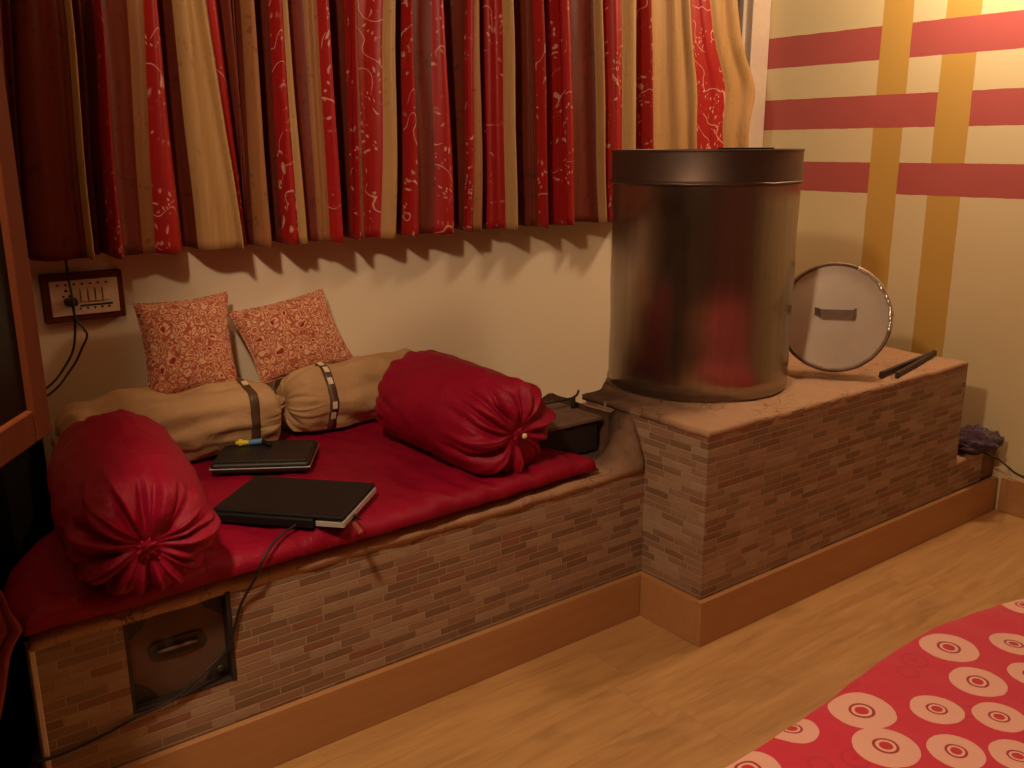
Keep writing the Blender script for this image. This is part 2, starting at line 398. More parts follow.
# window: frame bars round four panes
wb = [((.25, YW-.05, SILL), (XR-.002, YW+.03, SILL+.06)), ((.25, YW-.05, 2.52), (XR-.002, YW+.03, 2.58)), ((.25, YW-.05, SILL), (.33, YW+.03, 2.58)),
      ((3.715, YW-.07, SILL), (XR-.002, YW+.03, 2.58)), ((3.695, YW-.03, SILL), (3.72, YW+.02, 2.58))]
for x in (1.2, 2.1, 2.95): wb.append(((x-.04, YW-.04, SILL), (x+.04, YW+.03, 2.58)))
win = struct(boxes('window_1', wb, M['white_paint'], bevel=.006))
gt = NT('dark_window_glass'); gt.done((.9,.93,.95), .04); gt.b.inputs['Transmission Weight'].default_value = 1.0; gt.b.inputs['IOR'].default_value = 1.45
for a, b in ((.33, 1.16), (1.24, 2.06), (2.14, 2.91), (2.99, 3.70)):
    boxes('pane', [((a, YW-.006, SILL+.06), (b, YW, 2.52))], gt.m, win)
# skirting
struct(boxes('baseboard_right', [((XR-.018, YF, 0), (XR, 1.698, .150))], M['skirting'], bevel=.004))

# ------------------------------------------------------------------ brick-tiled bench
BY, PYF, PX0, PX1, PT, BT, BX0 = 1.985, 1.728, 2.018, 3.50, .688, .50, .232
def rough_slab(name, x0, x1, y0, y1, ztop, zbot, mat, parent, nx=60, ny=30, amp=.006, edge=.010, fn=None, seed=0., y1f=None, x0f=None):
    V, F = [], []
    for j in range(ny+1):
        for i in range(nx+1):
            x = x0 + (x1-x0)*i/nx; y = y0 + ((y1f(x) if y1f else y1)-y0)*j/ny
            if x0f: xs_ = x0f(y); x = xs_ + (x1-xs_)*i/nx
            e = min(i, nx-i)/nx*(x1-x0); e = min(e, min(j, ny-j)/ny*(y1-y0))
            z = ztop + amp*nz(x*6+seed, y*6) + amp*.6*nz(x*19+seed, y*19)
            if e < edge: z -= (edge-e)**2/edge*.6
            if fn: z += fn(x, y)
            dx = edge*.35*nz(x*15, y*15, 4+seed) if i in (0, nx) else 0
            dy = edge*.5*nz(x*13, y*13, 9+seed) if j in (0, ny) else 0
            V.append(Vector((x+dx, y+dy, z)))
    n = len(V); W = nx+1
    ring = [i for i in range(W)] + [j*W+nx for j in range(1, ny+1)] + [ny*W+i for i in range(nx-1, -1, -1)] + [j*W for j in range(ny-1, 0, -1)]
    for j in range(ny):
        for i in range(nx): F.append((j*W+i, j*W+i+1, (j+1)*W+i+1, (j+1)*W+i))
    base = {}
    for k in ring: base[k] = len(V); V.append(Vector((V[k].x, V[k].y, min(zbot, V[k].z-.018))))
    for a, b in zip(ring, ring[1:]+ring[:1]): F.append((a, base[a], base[b], b))
    F.append([base[k] for k in ring][::-1])
    return mesh(name, V, F, mat, parent)

bench = thing('masonry_bench', 'long low bench along the back wall, clad in slim stone tiles, with an iron door', 'bench', (BX0, BY, 0))
DX0, DX1, DZ0, DZ1 = .420, .660, .264, .494
boxes('core', [((.56, BY+.05, 0), (1.60, YB-.004, .48)), ((1.60, BY+.05, 0), (PX0-.004, 2.46, .48)), ((1.60, 2.46, 0), (PX0-.004, YB-.004, .42)), ((BX0+.05, BY+.05, 0), (.56, BY+.12, .48)), ((BX0+.16, BY+.12, 0), (.56, BY+.45, .48)),
               ((BX0+.01, BY+.014, 0), (DX0, BY+.05, .480)), ((DX1, BY+.014, 0), (PX0-.004, BY+.05, .480)),
               ((DX0, BY+.014, 0), (DX1, BY+.05, DZ0))], M['darkmud'], bench)
boxes('tile_cladding', [((BX0+.012, BY, .15), (DX0, BY+.013, DZ1)), ((DX1, BY, .15), (PX0-.002, BY+.013, DZ1)), ((DX0, BY, .15), (DX1, BY+.013, DZ0))], M['tile'], bench)
boxes('edge_trim', [((BX0, BY-.004, .13), (BX0+.012, BY+.04, .495))], M['white_paint'], bench, bevel=.003)
boxes('skirting_board', [((BX0-.02, BY-.020, 0), (PX0-.022, BY, .150))], M['skirting'], bench, bevel=.003)
def bench_top(x, y):                     # the clay climbs towards the drum platform
    g0 = 1.85+.145*max(0, min(1, (y-2.08)/.06)); s = max(0, min(1, (x-g0)/(2.018-g0))); s = s*s
    b = max(0, min(1, (x-1.55)/.2)); f = max(0, min(1, (y-2.46)/.35))
    return s*(.165+.02*nz(y*7, 3.))*max(0, min(1, (y-BY+.01)/.07))*(1-f) - .058*b*f
rough_slab('clay_top', BX0+.004, PX0-.002, BY-.004, YB-.006, .522, .490, M['mud'], bench, 120, 40, .007, .016, bench_top, x0f=lambda y: BX0+.004+max(0, y-2.0)*.36)
# iron access door set back in its opening
door = boxes('access_door', [((DX0+.002, BY+.026, DZ0+.004), (DX1-.003, BY+.036, DZ1-.004))], M['rust_plate'], bench)
rim = boxes('door_surround', [((DX0, BY+.001, DZ0), (DX0+.008, BY+.03, DZ1)), ((DX1-.012, BY-.004, DZ0), (DX1, BY+.03, DZ1)), ((DX0, BY-.002, DZ0), (DX1, BY+.03, DZ0+.008)), ((DX0, BY+.003, DZ1-.008), (DX1, BY+.03, DZ1))], M['iron'], bench, bevel=.002)
for (cx, cz, sx, sz) in ((DX0+.008, DZ0+.01, 1, 1), (DX1-.012, DZ0+.01, -1, 1), (DX0+.008, DZ1-.01, 1, -1), (DX1-.012, DZ1-.01, -1, -1)):
    bm = bmesh.new()
    tri = [(cx, cz), (cx+.055*sx, cz), (cx+.042*sx, cz+.022*sz), (cx+.020*sx, cz+.040*sz), (cx, cz+.055*sz)]
    a = [bm.verts.new((x, BY+.022, z)) for x, z in tri]; b = [bm.verts.new((x, BY+.027, z)) for x, z in tri]
    bm.faces.new(a); bm.faces.new(b[::-1])
    for i in range(5): j = (i+1) % 5; bm.faces.new((a[i], a[j], b[j], b[i]))
    from_bm('corner_bracket', bm, M['iron'], door)
def stadium(cx, cz, hl, r, y0, y1, name, mat, parent):
    pts = [(cx+hl+r*math.cos(a), cz+r*math.sin(a)) for a in [(-PI/2)+PI*k/10 for k in range(11)]] + [(cx-hl+r*math.cos(a), cz+r*math.sin(a)) for a in [(PI/2)+PI*k/10 for k in range(11)]]
    n = len(pts); V = [(x, y0, z) for x, z in pts] + [(x, y1, z) for x, z in pts]
    F = [tuple(range(n)), tuple(range(2*n-1, n-1, -1))] + [(i, (i+1) % n, n+(i+1) % n, n+i) for i in range(n)]
    return mesh(name, V, F, mat, parent, False)
hx, hz = .537, .388
hd = stadium(hx, hz, .045, .021, BY+.021, BY+.0265, 'handle_recess', M['iron'], door)
tube('handle', [(hx-.045, BY+.022, hz-.004), (hx-.03, BY+.014, hz), (hx+.03, BY+.014, hz), (hx+.045, BY+.022, hz-.004)], .0045, M['rust_plate'], door, 8, 5)
lathe('bolt', [(0, 0), (.011, 0), (.011, .004), (.006, .007), (0, .007)], M['iron'], door, 20, Matrix.Translation((DX1-.030, BY+.0225, DZ0+.028)) @ Matrix.Rotation(PI/2, 4, 'X'))
reparent(bench)

# ------------------------------------------------------------------ drum platform
plat = thing('masonry_platform', 'high clay-topped platform clad in slim brown stone tiles, carrying the steel drum', 'platform', (PX0, PYF, 0))
boxes('core', [((PX0+.013, PYF+.013, 0), (PX1-.005, 2.28, .655)), ((2.42, 2.28, 0), (PX1-.005, 2.50, .655)), ((PX0+.013, 2.28, 0), (2.24, YB-.004, .42)), ((2.24, 2.50, 0), (PX1-.005, YB-.004, .42)), ((2.24, 2.28, 0), (2.42, 2.50, .42))], M['darkmud'], plat)
boxes('tile_cladding', [((PX0, PYF, .15), (PX1, PYF+.012, PT-.008)), ((PX0, PYF+.012, .15), (PX0+.012, 2.27, PT-.008))], M['tile'], plat)
rough_slab('clay_top', PX0-.001, PX1+.001, PYF-.001, 2.5, PT, PT-.008, M['mud'], plat, 150, 80, .005, .007,
           lambda x, y: .010*max(0, 1-abs(math.hypot(x-2.45, y-2.17)-.338)/.024), y1f=lambda x: 2.29+.24*(lambda q: q*q*(3-2*q))(max(0, min(1, (x-2.06)/.36))))
boxes('skirting_board', [((PX0-.020, PYF-.020, 0), (XR-.02, PYF-.0005, .150)), ((PX0-.020, PYF-.0005, 0), (PX0-.0005, BY-.001, .150))], M['skirting'], plat, bevel=.003)
st = boxes('step', [((PX1+.003, PYF+.004, .15), (3.72, 2.10, .268))], M['tile'], plat)
rough_slab('step_top', PX1+.004, 3.722, PYF, 2.10, .280, .268, M['mud'], st, 12, 14, .003, .006)
boxes('step_end', [((3.723, PYF+.012, .15), (XR-.002, 2.10, .262))], M['darkmud'], st)
reparent(plat)

# sooty iron box wedged between bench and platform
ib = thing('iron_box', 'low sooty iron box with an upright pin, wedged between red bolster and drum platform', 'box', (1.88, 2.2, .53))
boxes('case', [((1.70, 2.165, .526), (1.980, 2.40, .628))], M['iron'], ib, bevel=.006)
boxes('cover', [((1.69, 2.155, .629), (1.988, 2.41, .642))], M['box_top'], ib, bevel=.003)
pp = fl(573, 408, .642)
tube('pin', [pp, pp+Vector((0, 0, .034)), pp+Vector((0, 0, .035))], .0085, M['iron'], ib, 10, 2)
tube('rod', [pp+Vector((-.15, .02, .030)), pp+Vector((-.0, .005, .034)), pp+Vector((.05, .03, .046))], .004, M['iron'], ib, 8, 3)
reparent(ib)

# ------------------------------------------------------------------ steel drum
DC = Vector((2.45, 2.17, PT+.004)); DR, DH = .310, .792
drum = thing('steel_drum', 'tall galvanised steel drum standing on the clay platform in front of the curtain', 'drum', DC)
def at(o): o.matrix_parent_inverse = Matrix(); return o
lathe('body', [(0, 0), (DR-.004, 0), (DR, .006)] + [(DR + .0015*math.sin(k*1.1), .006+(DH-.10)*k/14) for k in range(1, 15)] + [(DR-.012, DH-.094), (0, DH-.094)], M['drum'], drum, 128, edge=.6)
lathe('cap_band', [(DR-.002, DH-.100), (DR+.0045, DH-.100), (DR+.006, DH-.094), (DR+.0045, DH-.088), (DR+.004, DH-.004), (DR+.007, DH-.001), (DR+.007, DH+.003), (DR+.002, DH+.004), (DR-.002, DH-.001), (DR-.03, DH-.012), (0, DH-.012)], M['cap'], drum, 128, edge=.5)
V, F = lathe_data([(DR+.004, DH-.106), (DR+.010, DH-.103), (DR+.010, DH-.097), (DR+.004, DH-.094)], 128)
for i, v in enumerate(V):
    a = math.atan2(v.y, v.x); v.z += .003*nz(math.cos(a)*5, math.sin(a)*5)
mesh('bead', V, F, M['cap'], drum)
sa = math.radians(-28)                   # bent strap end on the cap's right side
def dp(a, z, r=DR+.007): return Vector((r*math.cos(a), r*math.sin(a), z))
tube('strap', [dp(sa-.25, DH-.006), dp(sa-.06, DH-.012), dp(sa+.02, DH-.04), dp(sa+.03, DH-.075), dp(sa-.05, DH-.092)], .003, M['bright_metal'], drum, 8, 5)
# tray lying on the drum
tr = Vector((2.42, 1.98, DC.z+DH-.004)); ta = math.radians(-37)
rt = thing('small_tray', 'small dark shiny tray lying on top of the steel drum', 'tray', tr)
mt = Matrix.Rotation(ta, 4, 'Z')
boxes('plate', [((-.075, -.045, 0), (.075, .045, .006))], M['black_plastic'], rt, bevel=.002, mat=mt)
boxes('rim', [((-.078, -.048, .004), (.078, -.042, .013)), ((-.078, .042, .004), (.078, .048, .013)), ((-.078, -.042, .004), (-.072, .042, .013)), ((.072, -.042, .004), (.078, .042, .013))], M['black_plastic'], rt, bevel=.001, mat=mt)

# lid leaning by the drum
LR, th = .196, math.radians(16)
nrm = Vector((-.74, -.67, 0)).normalized()
lz = PT + .027 + LR*math.cos(th); d = ray(835, 317); LC = d*((lz-H)/d.z) + Vector((0, 0, H))
up = Vector((-nrm.x*math.sin(th), -nrm.y*math.sin(th), math.cos(th))); fn_ = Vector((nrm.x*math.cos(th), nrm.y*math.cos(th), math.sin(th))); sd = up.cross(fn_)
lm = Matrix(((sd.x, up.x, fn_.x, LC.x), (sd.y, up.y, fn_.y, LC.y), (sd.z, up.z, fn_.z, LC.z), (0, 0, 0, 1)))
lid = thing('drum_lid', 'round grey metal lid with strap handle, leaning upright to the right of the steel drum', 'lid', LC - up*LR)
lid_parts = [lathe('disc', [(LR-.012, -.012)] + [(LR-.012-(LR-.012)*k/14, .004+.006*math.sin(PI/2*k/14)) for k in range(15)], M['lid_metal'], lid, 96, lm, edge=.6)]
lathe('skirt', [(LR-.010, -.050), (LR-.004, -.050), (LR-.003, -.006), (LR-.010, -.006)], M['rim_metal'], lid, 96, lm, edge=.6)
V, F = [], []; nn, ms = 96, 10
for i in range(nn):
    a = 2*PI*i/nn
    for k in range(ms):
        b = 2*PI*k/ms; rr = LR-.006 + .008*math.cos(b) + .0015*nz(math.cos(a)*6, math.sin(a)*6)
        V.append(lm @ Vector((rr*math.cos(a), rr*math.sin(a), .003*0 + .015*math.sin(b) - .004)))
for i in range(nn):
    for k in range(ms): F.append((i*ms+k, ((i+1) % nn)*ms+k, ((i+1) % nn)*ms+(k+1) % ms, i*ms+(k+1) % ms))
mesh('rim', V, F, M['rim_metal'], lid)
# bright worn strip along the rim's right edge
V, F = [], []; n = 60
for i in range(n+1):
    a = math.radians(-14 + 82*i/n); w = .005 + .010*max(0, nz(i*.35, 3.)) + .004*abs(nz(i*.9, 8.))
    for r, h in ((LR+.0025, .002), (LR-.004, .0125), (LR-.006-w*1.6, .0105)): V.append(lm @ Vector((r*math.cos(a), r*math.sin(a), h+.001*nz(i*.7, 1.))))
for i in range(n):
    for k in range(2): F.append((i*3+k, i*3+k+1, i*3+4+k, i*3+3+k))
wr = mesh('worn_edge', V, F, M['bright_metal'], lid); q = wr.modifiers.new('thickness', 'SOLIDIFY'); q.thickness = .0015
hp = [lm @ Vector(p) for p in [(-.072, .018, .009), (-.062, .014, .030), (-.054, .008, .040), (.054, .008, .040), (.062, .014, .030), (.072, .018, .009)]]
V, F = [], []
for p in hp:
    for q in ((.0, .014, 0), (.0, -.014, 0), (0, -.014, -.004), (0, .014, -.004)): V.append(p + (up*q[1] + fn_*q[2]))
for i in range(len(hp)-1):
    for k in range(4): F.append((i*4+k, i*4+(k+1) % 4, i*4+4+(k+1) % 4, i*4+4+k))
F += [(0, 1, 2, 3), tuple(len(V)-4+k for k in range(4))]
mesh('handle', V, F, M['rim_metal'], lid, False)
reparent(lid)

# tongs
tg = thing('fire_tongs', 'black iron fire tongs lying on the clay platform near its right end', 'tongs', fl(905, 366, PT+.01))
zt = PT + .014
pv = fl(934, 353.5, zt); e1 = fl(881, 374.5, zt); e2 = fl(897, 374.5, zt)
for e, s in ((e1, 1), (e2, -1)):
    dd = (e-pv); L = dd.length; ang = math.atan2(dd.y, dd.x)
    mx = Matrix.Translation(pv) @ Matrix.Rotation(ang, 4, 'Z')
    bm = bmesh.new(); bx(bm, (-.01, -.0075, -.008 + (.002 if s > 0 else 0)), (L, .0075, .008 + (.002 if s > 0 else 0)), mx); bx(bm, (L-.012, -.0075, -.012), (L+.002, .0075, .003), mx)
    from_bm('arm', bm, M['iron'], tg, bevel=.002)
lathe('pivot', [(0, -.010), (.008, -.010), (.008, .012), (0, .013)], M['iron'], tg, 16, Matrix.Translation(pv))
reparent(tg)

# crumpled woollen bundle and its cord on the step
wc = Vector((3.705, 1.768, .285))
bm = bmesh.new(); bmesh.ops.create_icosphere(bm, subdivisions=5, radius=1.)
for v in bm.verts:
    c = v.co.copy(); n = nz(c.x*2.2, c.y*2.2, c.z*2.2)*.28 + .13*abs(nz(c.x*7, c.y*7, c.z*7)) + .06*math.sin(26*c.x+8*nz(c.x*3, c.y*3, c.z*3))*math.sin(24*c.y+9*nz(c.z*3, c.x*3))
    r = 1 + n; v.co = Vector((c.x*.122*r, c.y*.092*r, max(0, (c.z*.5+.42))*.078*r)) + wc
wool = from_bm('crumpled_cloth', bm, M['purple'], smooth=True)
tag(wool, 'crumpled dark purple woollen cloth on the low step by the striped wall', 'cloth')
cord = tube('cord', [fl(984, 453, .295), fl(998, 459, .288)+Vector((0, 0, .0)), pxw(1008, 467, XR-.024), pxw(1024, 477, XR-.024), Vector((XR-.024, 1.35, .158)), Vector((XR-.024, 1.1, .156))], .004, M['cable'])
tag(cord, 'thin black cord running from the purple cloth along the right wall', 'cord')

# ------------------------------------------------------------------ seat mattress
MT = .585
def mattress():
    # outline corners: front left, front right, back right, back left (room coordinates)
    FLc, FRc, BRc, BLc = Vector((.226, 1.945)), Vector((1.825, 1.985)), Vector((1.66, 2.88)), Vector((.52, 2.88))
    nx, ny, nk = 150, 80, 10
    def P(u, v):
        p = FLc.lerp(FRc, u).lerp(BLc.lerp(BRc, u), v)
        e = .012*nz(u*9, 1.3) * (1 - min(1, v*4)) + .007*nz(u*23, 4.3) * (1 - min(1, v*6))
        p = p + Vector((.008*nz(v*8, 7.) - .080*(1-u)**6*math.sin(PI*min(1, v/.55)), e)); return p
    V, F = [], []
    def hgt(u, v, top):
        ex = min(u, 1-u)*1.6; ey = min(v, 1-v)*.92; e = min(ex, ey)
        f = min(1, e/.055); s = math.sqrt(max(0, 1-(1-f)**2))
        p = P(u, v)
        if top:
            w = .008*nz(p.x*5, p.y*5) + .005*nz(p.x*13+p.y*4, p.y*6, 3.)
            # puckers running in from the front edge
            k = max(0, 1-v/.28); w += .012*k*math.sin(p.x*62+3*nz(p.x*4, 2.)+6*nz(p.x*3, p.y*5))*nz(p.x*6, p.y*4, 5.)*1.8 + .006*nz(p.x*24, p.y*9, 1.)
            return .542 + (MT-.542)*s + w*s
        return .542 - .006*s
    W = nx+1
    for top in (1, 0):
        for j in range(ny+1):
            for i in range(nx+1):
                u, v = i/nx, j/ny
                u = .5-.5*math.cos(PI*u) if 0 else u
                q = P(u, v); V.append(Vector((q.x, q.y, hgt(u, v, top))))
    N = W*(ny+1)
    for j in range(ny):
        for i in range(nx):
            a = j*W+i; F.append((a, a+1, a+W+1, a+W)); F.append((N+a, N+a+W, N+a+W+1, N+a+1))
    me = mesh('seat_mattress', V, F, M['satin'])
    bm = bmesh.new(); bm.from_mesh(me.data); bmesh.ops.remove_doubles(bm, verts=bm.verts, dist=.0004); bmesh.ops.recalc_face_normals(bm, faces=bm.faces); bm.to_mesh(me.data); bm.free()
    return me
seat = mattress(); tag(seat, 'flat crimson satin seat mattress lying along the tiled bench', 'mattress')
# salmon cloth hanging at the bench's left end
rows = [(590, 2), (600, 6), (612, 11), (622, 18), (630, 22), (638, 17), (648, 12), (660, 9), (675, 8), (690, 7), (706, 4), (722, 1)]
V, F = [], []; nx = 26
for j, (v, xr) in enumerate(rows):
    a, b = py(-34, v+4, 2.0), py(xr, v, 1.955)
    for i in range(nx+1):
        t_ = i/nx; q = a.lerp(b, t_); q.y += .012*math.sin(t_*24+j*.35) * (.4+.6*j/len(rows)) + .008*nz(t_*4, j*.4); V.append(q)
for j in range(len(rows)-1):
    for i in range(nx): a = j*(nx+1)+i; F.append((a, a+1, a+nx+2, a+nx+1))
cl = mesh('hanging_cloth', V, F, M['salmon']); sm = cl.modifiers.new('thickness', 'SOLIDIFY'); sm.thickness = .004
tag(cl, 'salmon red cloth hanging down the left end of the bench', 'cloth')

# ------------------------------------------------------------------ bolsters
def bolster(name, A, B, r, mat, parent, nf=30, amp=.12, flat=.92, seed=0., cap=.55, na=240, ns=120, knot_in=.14, lump=.05, long_=1.5):
    """A, B: the two gathered ends. Each end closes on a knot; random folds run from the knot out over the shoulder."""
    A, B = Vector(A), Vector(B); ax = (B-A); L = ax.length; ax.normalize()
    side = ax.cross(Vector((0, 0, 1))).normalized(); up = side.cross(ax)
    rnd = random.Random(int(seed*100)); capL = r*cap
    folds = []
    for en in (0, 1):
        fs = []
        for k in range(nf):
            fs.append((2*PI*(k+rnd.uniform(-.42, .42))/nf, rnd.uniform(.03, .10), rnd.choice((.6, .9, 1.1, 1.3, long_)), rnd.uniform(.35, 1.)*(1 if rnd.random() < .62 else -.75), rnd.uniform(-.22, .22)))
        folds.append(fs)
    sst = lambda x, a, b: (lambda t: t*t*(3-2*t))(max(0, min(1, (x-a)/(b-a))))
    V, F = [], []
    for j in range(ns+1):
        t = j/ns; en = 0 if t < .5 else 1; tt = t if en == 0 else 1-t
        if tt < .36: q = tt/.36; phi = q*PI/2; rad = math.sin(phi)**.62; s = capL*(1-math.cos(phi)); arc = q*1.25
        else: q = (tt-.36)/.14; rad = 1+.04*math.sin(q*PI/2); s = capL+(L/2-capL)*q; arc = 1.25 + (L/2-capL)*q/r
        sg = 1 if en == 0 else -1
        for k in range(na):
            a = 2*PI*k/na; d = 0.
            for a0, w, ln, dp, dr in folds[en]:
                if arc > ln*1.45: continue
                da = (a-a0-dr*arc+PI) % (2*PI)-PI
                ww = w*(1.5-.5*min(1, arc))
                if abs(da) > 3*ww: continue
                d -= (1 if en == 0 else .45)*dp*math.exp(-(da/ww)**2)*sst(arc, .02, .30)*(1-sst(arc, ln*.55, ln*1.45))
            ss = s if en == 0 else L-s
            big = lump*(nz(math.cos(a)*1.3+seed, math.sin(a)*1.3, ss*6) + .5*nz(math.cos(a)*3+seed, math.sin(a)*3, ss*13))*min(1, arc)
            fine = .012*nz(math.cos(a)*6+seed, math.sin(a)*6, ss*26)*min(1, arc)
            R = max(.008, r*(rad + (amp*.8*d*min(1, rad*1.3)) + big + fine))
            push = -sg*-amp*r*.9*d*(1-sst(arc, .5, 1.3))*1.0*(1 if arc < 1.3 else 0)
            ka = max(0, 1-arc/.28)
            so = sg*(r*knot_in*ka**1.3) - push*-1*0 + (-sg)*(amp*r*.8*d*(1-sst(arc, .5, 1.25)))
            x, z = R*math.cos(a), R*math.sin(a)*flat
            lim = -r*flat*.76
            if z < lim: z = lim + (z-lim)*.30
            V.append(A + ax*(ss+so) + side*x + up*z)
    for j in range(ns):
        for k in range(na):
            k2 = (k+1) % na; F.append((j*na+k, j*na+k2, (j+1)*na+k2, (j+1)*na+k))
    F.append(tuple(range(na))); F.append(tuple(ns*na+k for k in range(na))[::-1])
    return mesh(name, V, F, mat, parent)
def tuft(name, at_, axis, r, mat, parent, n=9):
    at_, axis = Vector(at_), Vector(axis).normalized(); s = axis.orthogonal().normalized(); w = axis.cross(s)
    V, F = [], []; na, ns = 48, 12
    for j in range(ns+1):
        t = j/ns; rr = r*(.55+.75*t) * (1 if t < .95 else .8)
        for k in range(na):
            a = 2*PI*k/na; q = rr*(1+.30*t*math.sin(a*n+2*nz(a, 1.))); V.append(at_ + axis*(r*1.5*t*(1+.15*math.sin(a*n*.5))) + s*q*math.cos(a) + w*q*math.sin(a))
    for j in range(ns):
        for k in range(na): k2 = (k+1) % na; F.append((j*na+k, j*na+k2, (j+1)*na+k2, (j+1)*na+k))
    F.append(tuple(range(na))); F.append(tuple(ns*na+k for k in range(na))[::-1])
    return mesh(name, V, F, mat, parent)

def red_bolster(label, A, B, r, flat, seed, tie):
    A, B = Vector(A), Vector(B); ax = (B-A).normalized()
    t = thing('bolster', label, 'bolster', (A+B)/2 - Vector((0, 0, r*flat)), 'crimson satin bolsters on the bench')
    bolster('cover', A, B, r, M['satin'], t, 38, .165, flat, seed)
    tuft('gather', A + ax*.030, -ax, r*.11, M['satin'], t)
    k = A + ax*.020
    if tie:
        lathe('tie_button', [(0, -.006), (.007, -.004), (.0085, 0), (.007, .004), (0, .006)], M['sequin'], t, 16, Matrix.Translation(A - ax*.012 + Vector((0, 0, .004))) @ ax.to_track_quat('Z', 'Y').to_matrix().to_4x4())
    tuft('gather', B - ax*.030, ax, r*.11, M['satin'], t)
    reparent(t); return t
red_bolster('fat crimson satin bolster at the left end of bench, gathered end facing front', (.464, 1.880, .690), (.536, 2.44, .735), .151, .94, 2.1, False)
red_bolster('crimson satin bolster at the right end of bench, beside the iron box', (1.532, 1.995, .702), (1.490, 2.57, .728), .156, .94, 7.4, True)

def beige_bolster(label, A, B, r, seed, band, flip):
    A, B = Vector(A), Vector(B); ax = (B-A).normalized()
    t = thing('bolster', label, 'bolster', (A+B)/2 - Vector((0, 0, r*.95)), 'beige plush bolsters against the wall')
    bolster('cover', A, B, r, M['beige'], t, 18, .10, .96, seed, cap=.7, lump=.20, long_=2.2, knot_in=.1)
    cov = t.children[-1]
    L = (B-A).length
    # ribbon band round the bolster, with pale squares sewn on
    side = ax.cross(Vector((0, 0, 1))).normalized(); up_ = side.cross(ax); c = A + ax*band
    from mathutils.bvhtree import BVHTree
    bvh = BVHTree.FromPolygons([v.co for v in cov.data.vertices], [p.vertices for p in cov.data.polygons])
    def onskin(a, w, lift):
        dirn = side*math.cos(a) + up_*math.sin(a); o_ = c + ax*w
        h = bvh.ray_cast(o_ + dirn*.5, -dirn); return (h[0] if h[0] is not None else o_ + dirn*r) + dirn*lift
    V, F = [], []; n = 72
    for w in (-.014, .014):
        for k in range(n): V.append(onskin(2*PI*k/n, w, .002))
    for k in range(n): F.append((k, (k+1) % n, n+(k+1) % n, n+k))
    rb = mesh('ribbon', V, F, M['ribbon'], t); s = rb.modifiers.new('thickness', 'SOLIDIFY'); s.thickness = .003
    for a in [math.radians(x) for x in range(-20, 200, 19)]:
        if (nz(a*9, seed) > .25) if band < .3 else (abs(a-2.2) > .2 and abs(a-1.2) > .2): continue
        p = onskin(a, 0, .005)
        nn_ = (side*math.cos(a) + up_*math.sin(a)); tt = ax.cross(nn_)
        mx = Matrix(((ax.x, tt.x, nn_.x, p.x), (ax.y, tt.y, nn_.y, p.y), (ax.z, tt.z, nn_.z, p.z), (0, 0, 0, 1)))
        boxes('sewn_square', [((-.008, -.012, -.001), (.008, .012, .0018))], M['sequin'], rb, mat=mx)
    tuft('gather', A + ax*.02, -ax, r*.16, M['beige'], t, 7); tuft('gather', B - ax*.02, ax, r*.16, M['beige'], t, 7)
    reparent(t)
beige_bolster('rumpled beige plush bolster against the wall under the upright cushion', (.47, 2.765, .690), (1.105, 2.725, .690), .122, 3.3, .535, 1)
beige_bolster('beige plush bolster against the wall under the tilted cushion', (1.140, 2.765, .700), (1.68, 2.775, .690), .122, 5.9, .130, 1)

# ------------------------------------------------------------------ printed cushions
def cushion(label, px, ytop, ybot, thick, seed):
    TL, TR, BR, BL = py(*px[0], ytop), py(*px[1], ytop), py(*px[2], ybot), py(*px[3], ybot)
    c = (TL+TR+BR+BL)/4; n = ((TR-BL).cross(TL-BR)).normalized()
    if n.y > 0: n = -n
    t = thing('cushion', label, 'cushion', c, 'paisley print cushions on the beige bolsters')
    N = 44; V, F = [], []
    for sgn in (1, -1):
        for j in range(N+1):
            for i in range(N+1):
                u, v = 2*i/N-1, 2*j/N-1
                pu, pv_ = u*(1-.075*(1-v*v)), v*(1-.075*(1-u*u))
                a, b = (pu+1)/2, (pv_+1)/2
                p = BL.lerp(BR, a).lerp(TL.lerp(TR, a), b)
                h = thick*((1-u*u)*(1-v*v))**.42*(1+.10*nz(u*2+seed, v*2)) + .004*nz(u*7+seed, v*7)*(1-abs(u))*(1-abs(v))
                h += .006*math.sin(u*30+v*8)*max(0, abs(v)-.75)*(1-u*u)
                V.append(p + n*h*sgn - c)
    W = N+1; K = W*W
    for j in range(N):
        for i in range(N):
            a = j*W+i; F.append((a, a+1, a+W+1, a+W)); F.append((K+a, K+a+W, K+a+W+1, K+a+1))
    o = mesh('cover', V, F, M['print'], t)
    bm = bmesh.new(); bm.from_mesh(o.data); bmesh.ops.remove_doubles(bm, verts=bm.verts, dist=.0005); bmesh.ops.recalc_face_normals(bm, faces=bm.faces); bm.to_mesh(o.data); bm.free()
    # seam cord round the edge
    pts = []
    for k in range(4*24):
        e, s = divmod(k, 24); s = 2*s/24-1
        u, v = ((s, -1), (1, s), (-s, 1), (-1, -s))[e]
        pu, pv_ = u*(1-.075*(1-v*v)), v*(1-.075*(1-u*u)); a, b = (pu+1)/2, (pv_+1)/2
        pts.append(BL.lerp(BR, a).lerp(TL.lerp(TR, a), b) - c)
    pts.append(pts[0]); tube('seam', pts, .0032, M['print'], t, 8, raw=True)
cushion('square paisley print cushion standing upright, left of the pair, nearest the switchboard', ((134,304),(227,292),(238,385),(150,400)), 2.845, 2.745, .052, 1.)
cushion('paisley print cushion tilted to the right, leaning on the wall beside the upright one', ((228,313),(322,289),(355,361),(262,384)), 2.855, 2.765, .05, 6.)

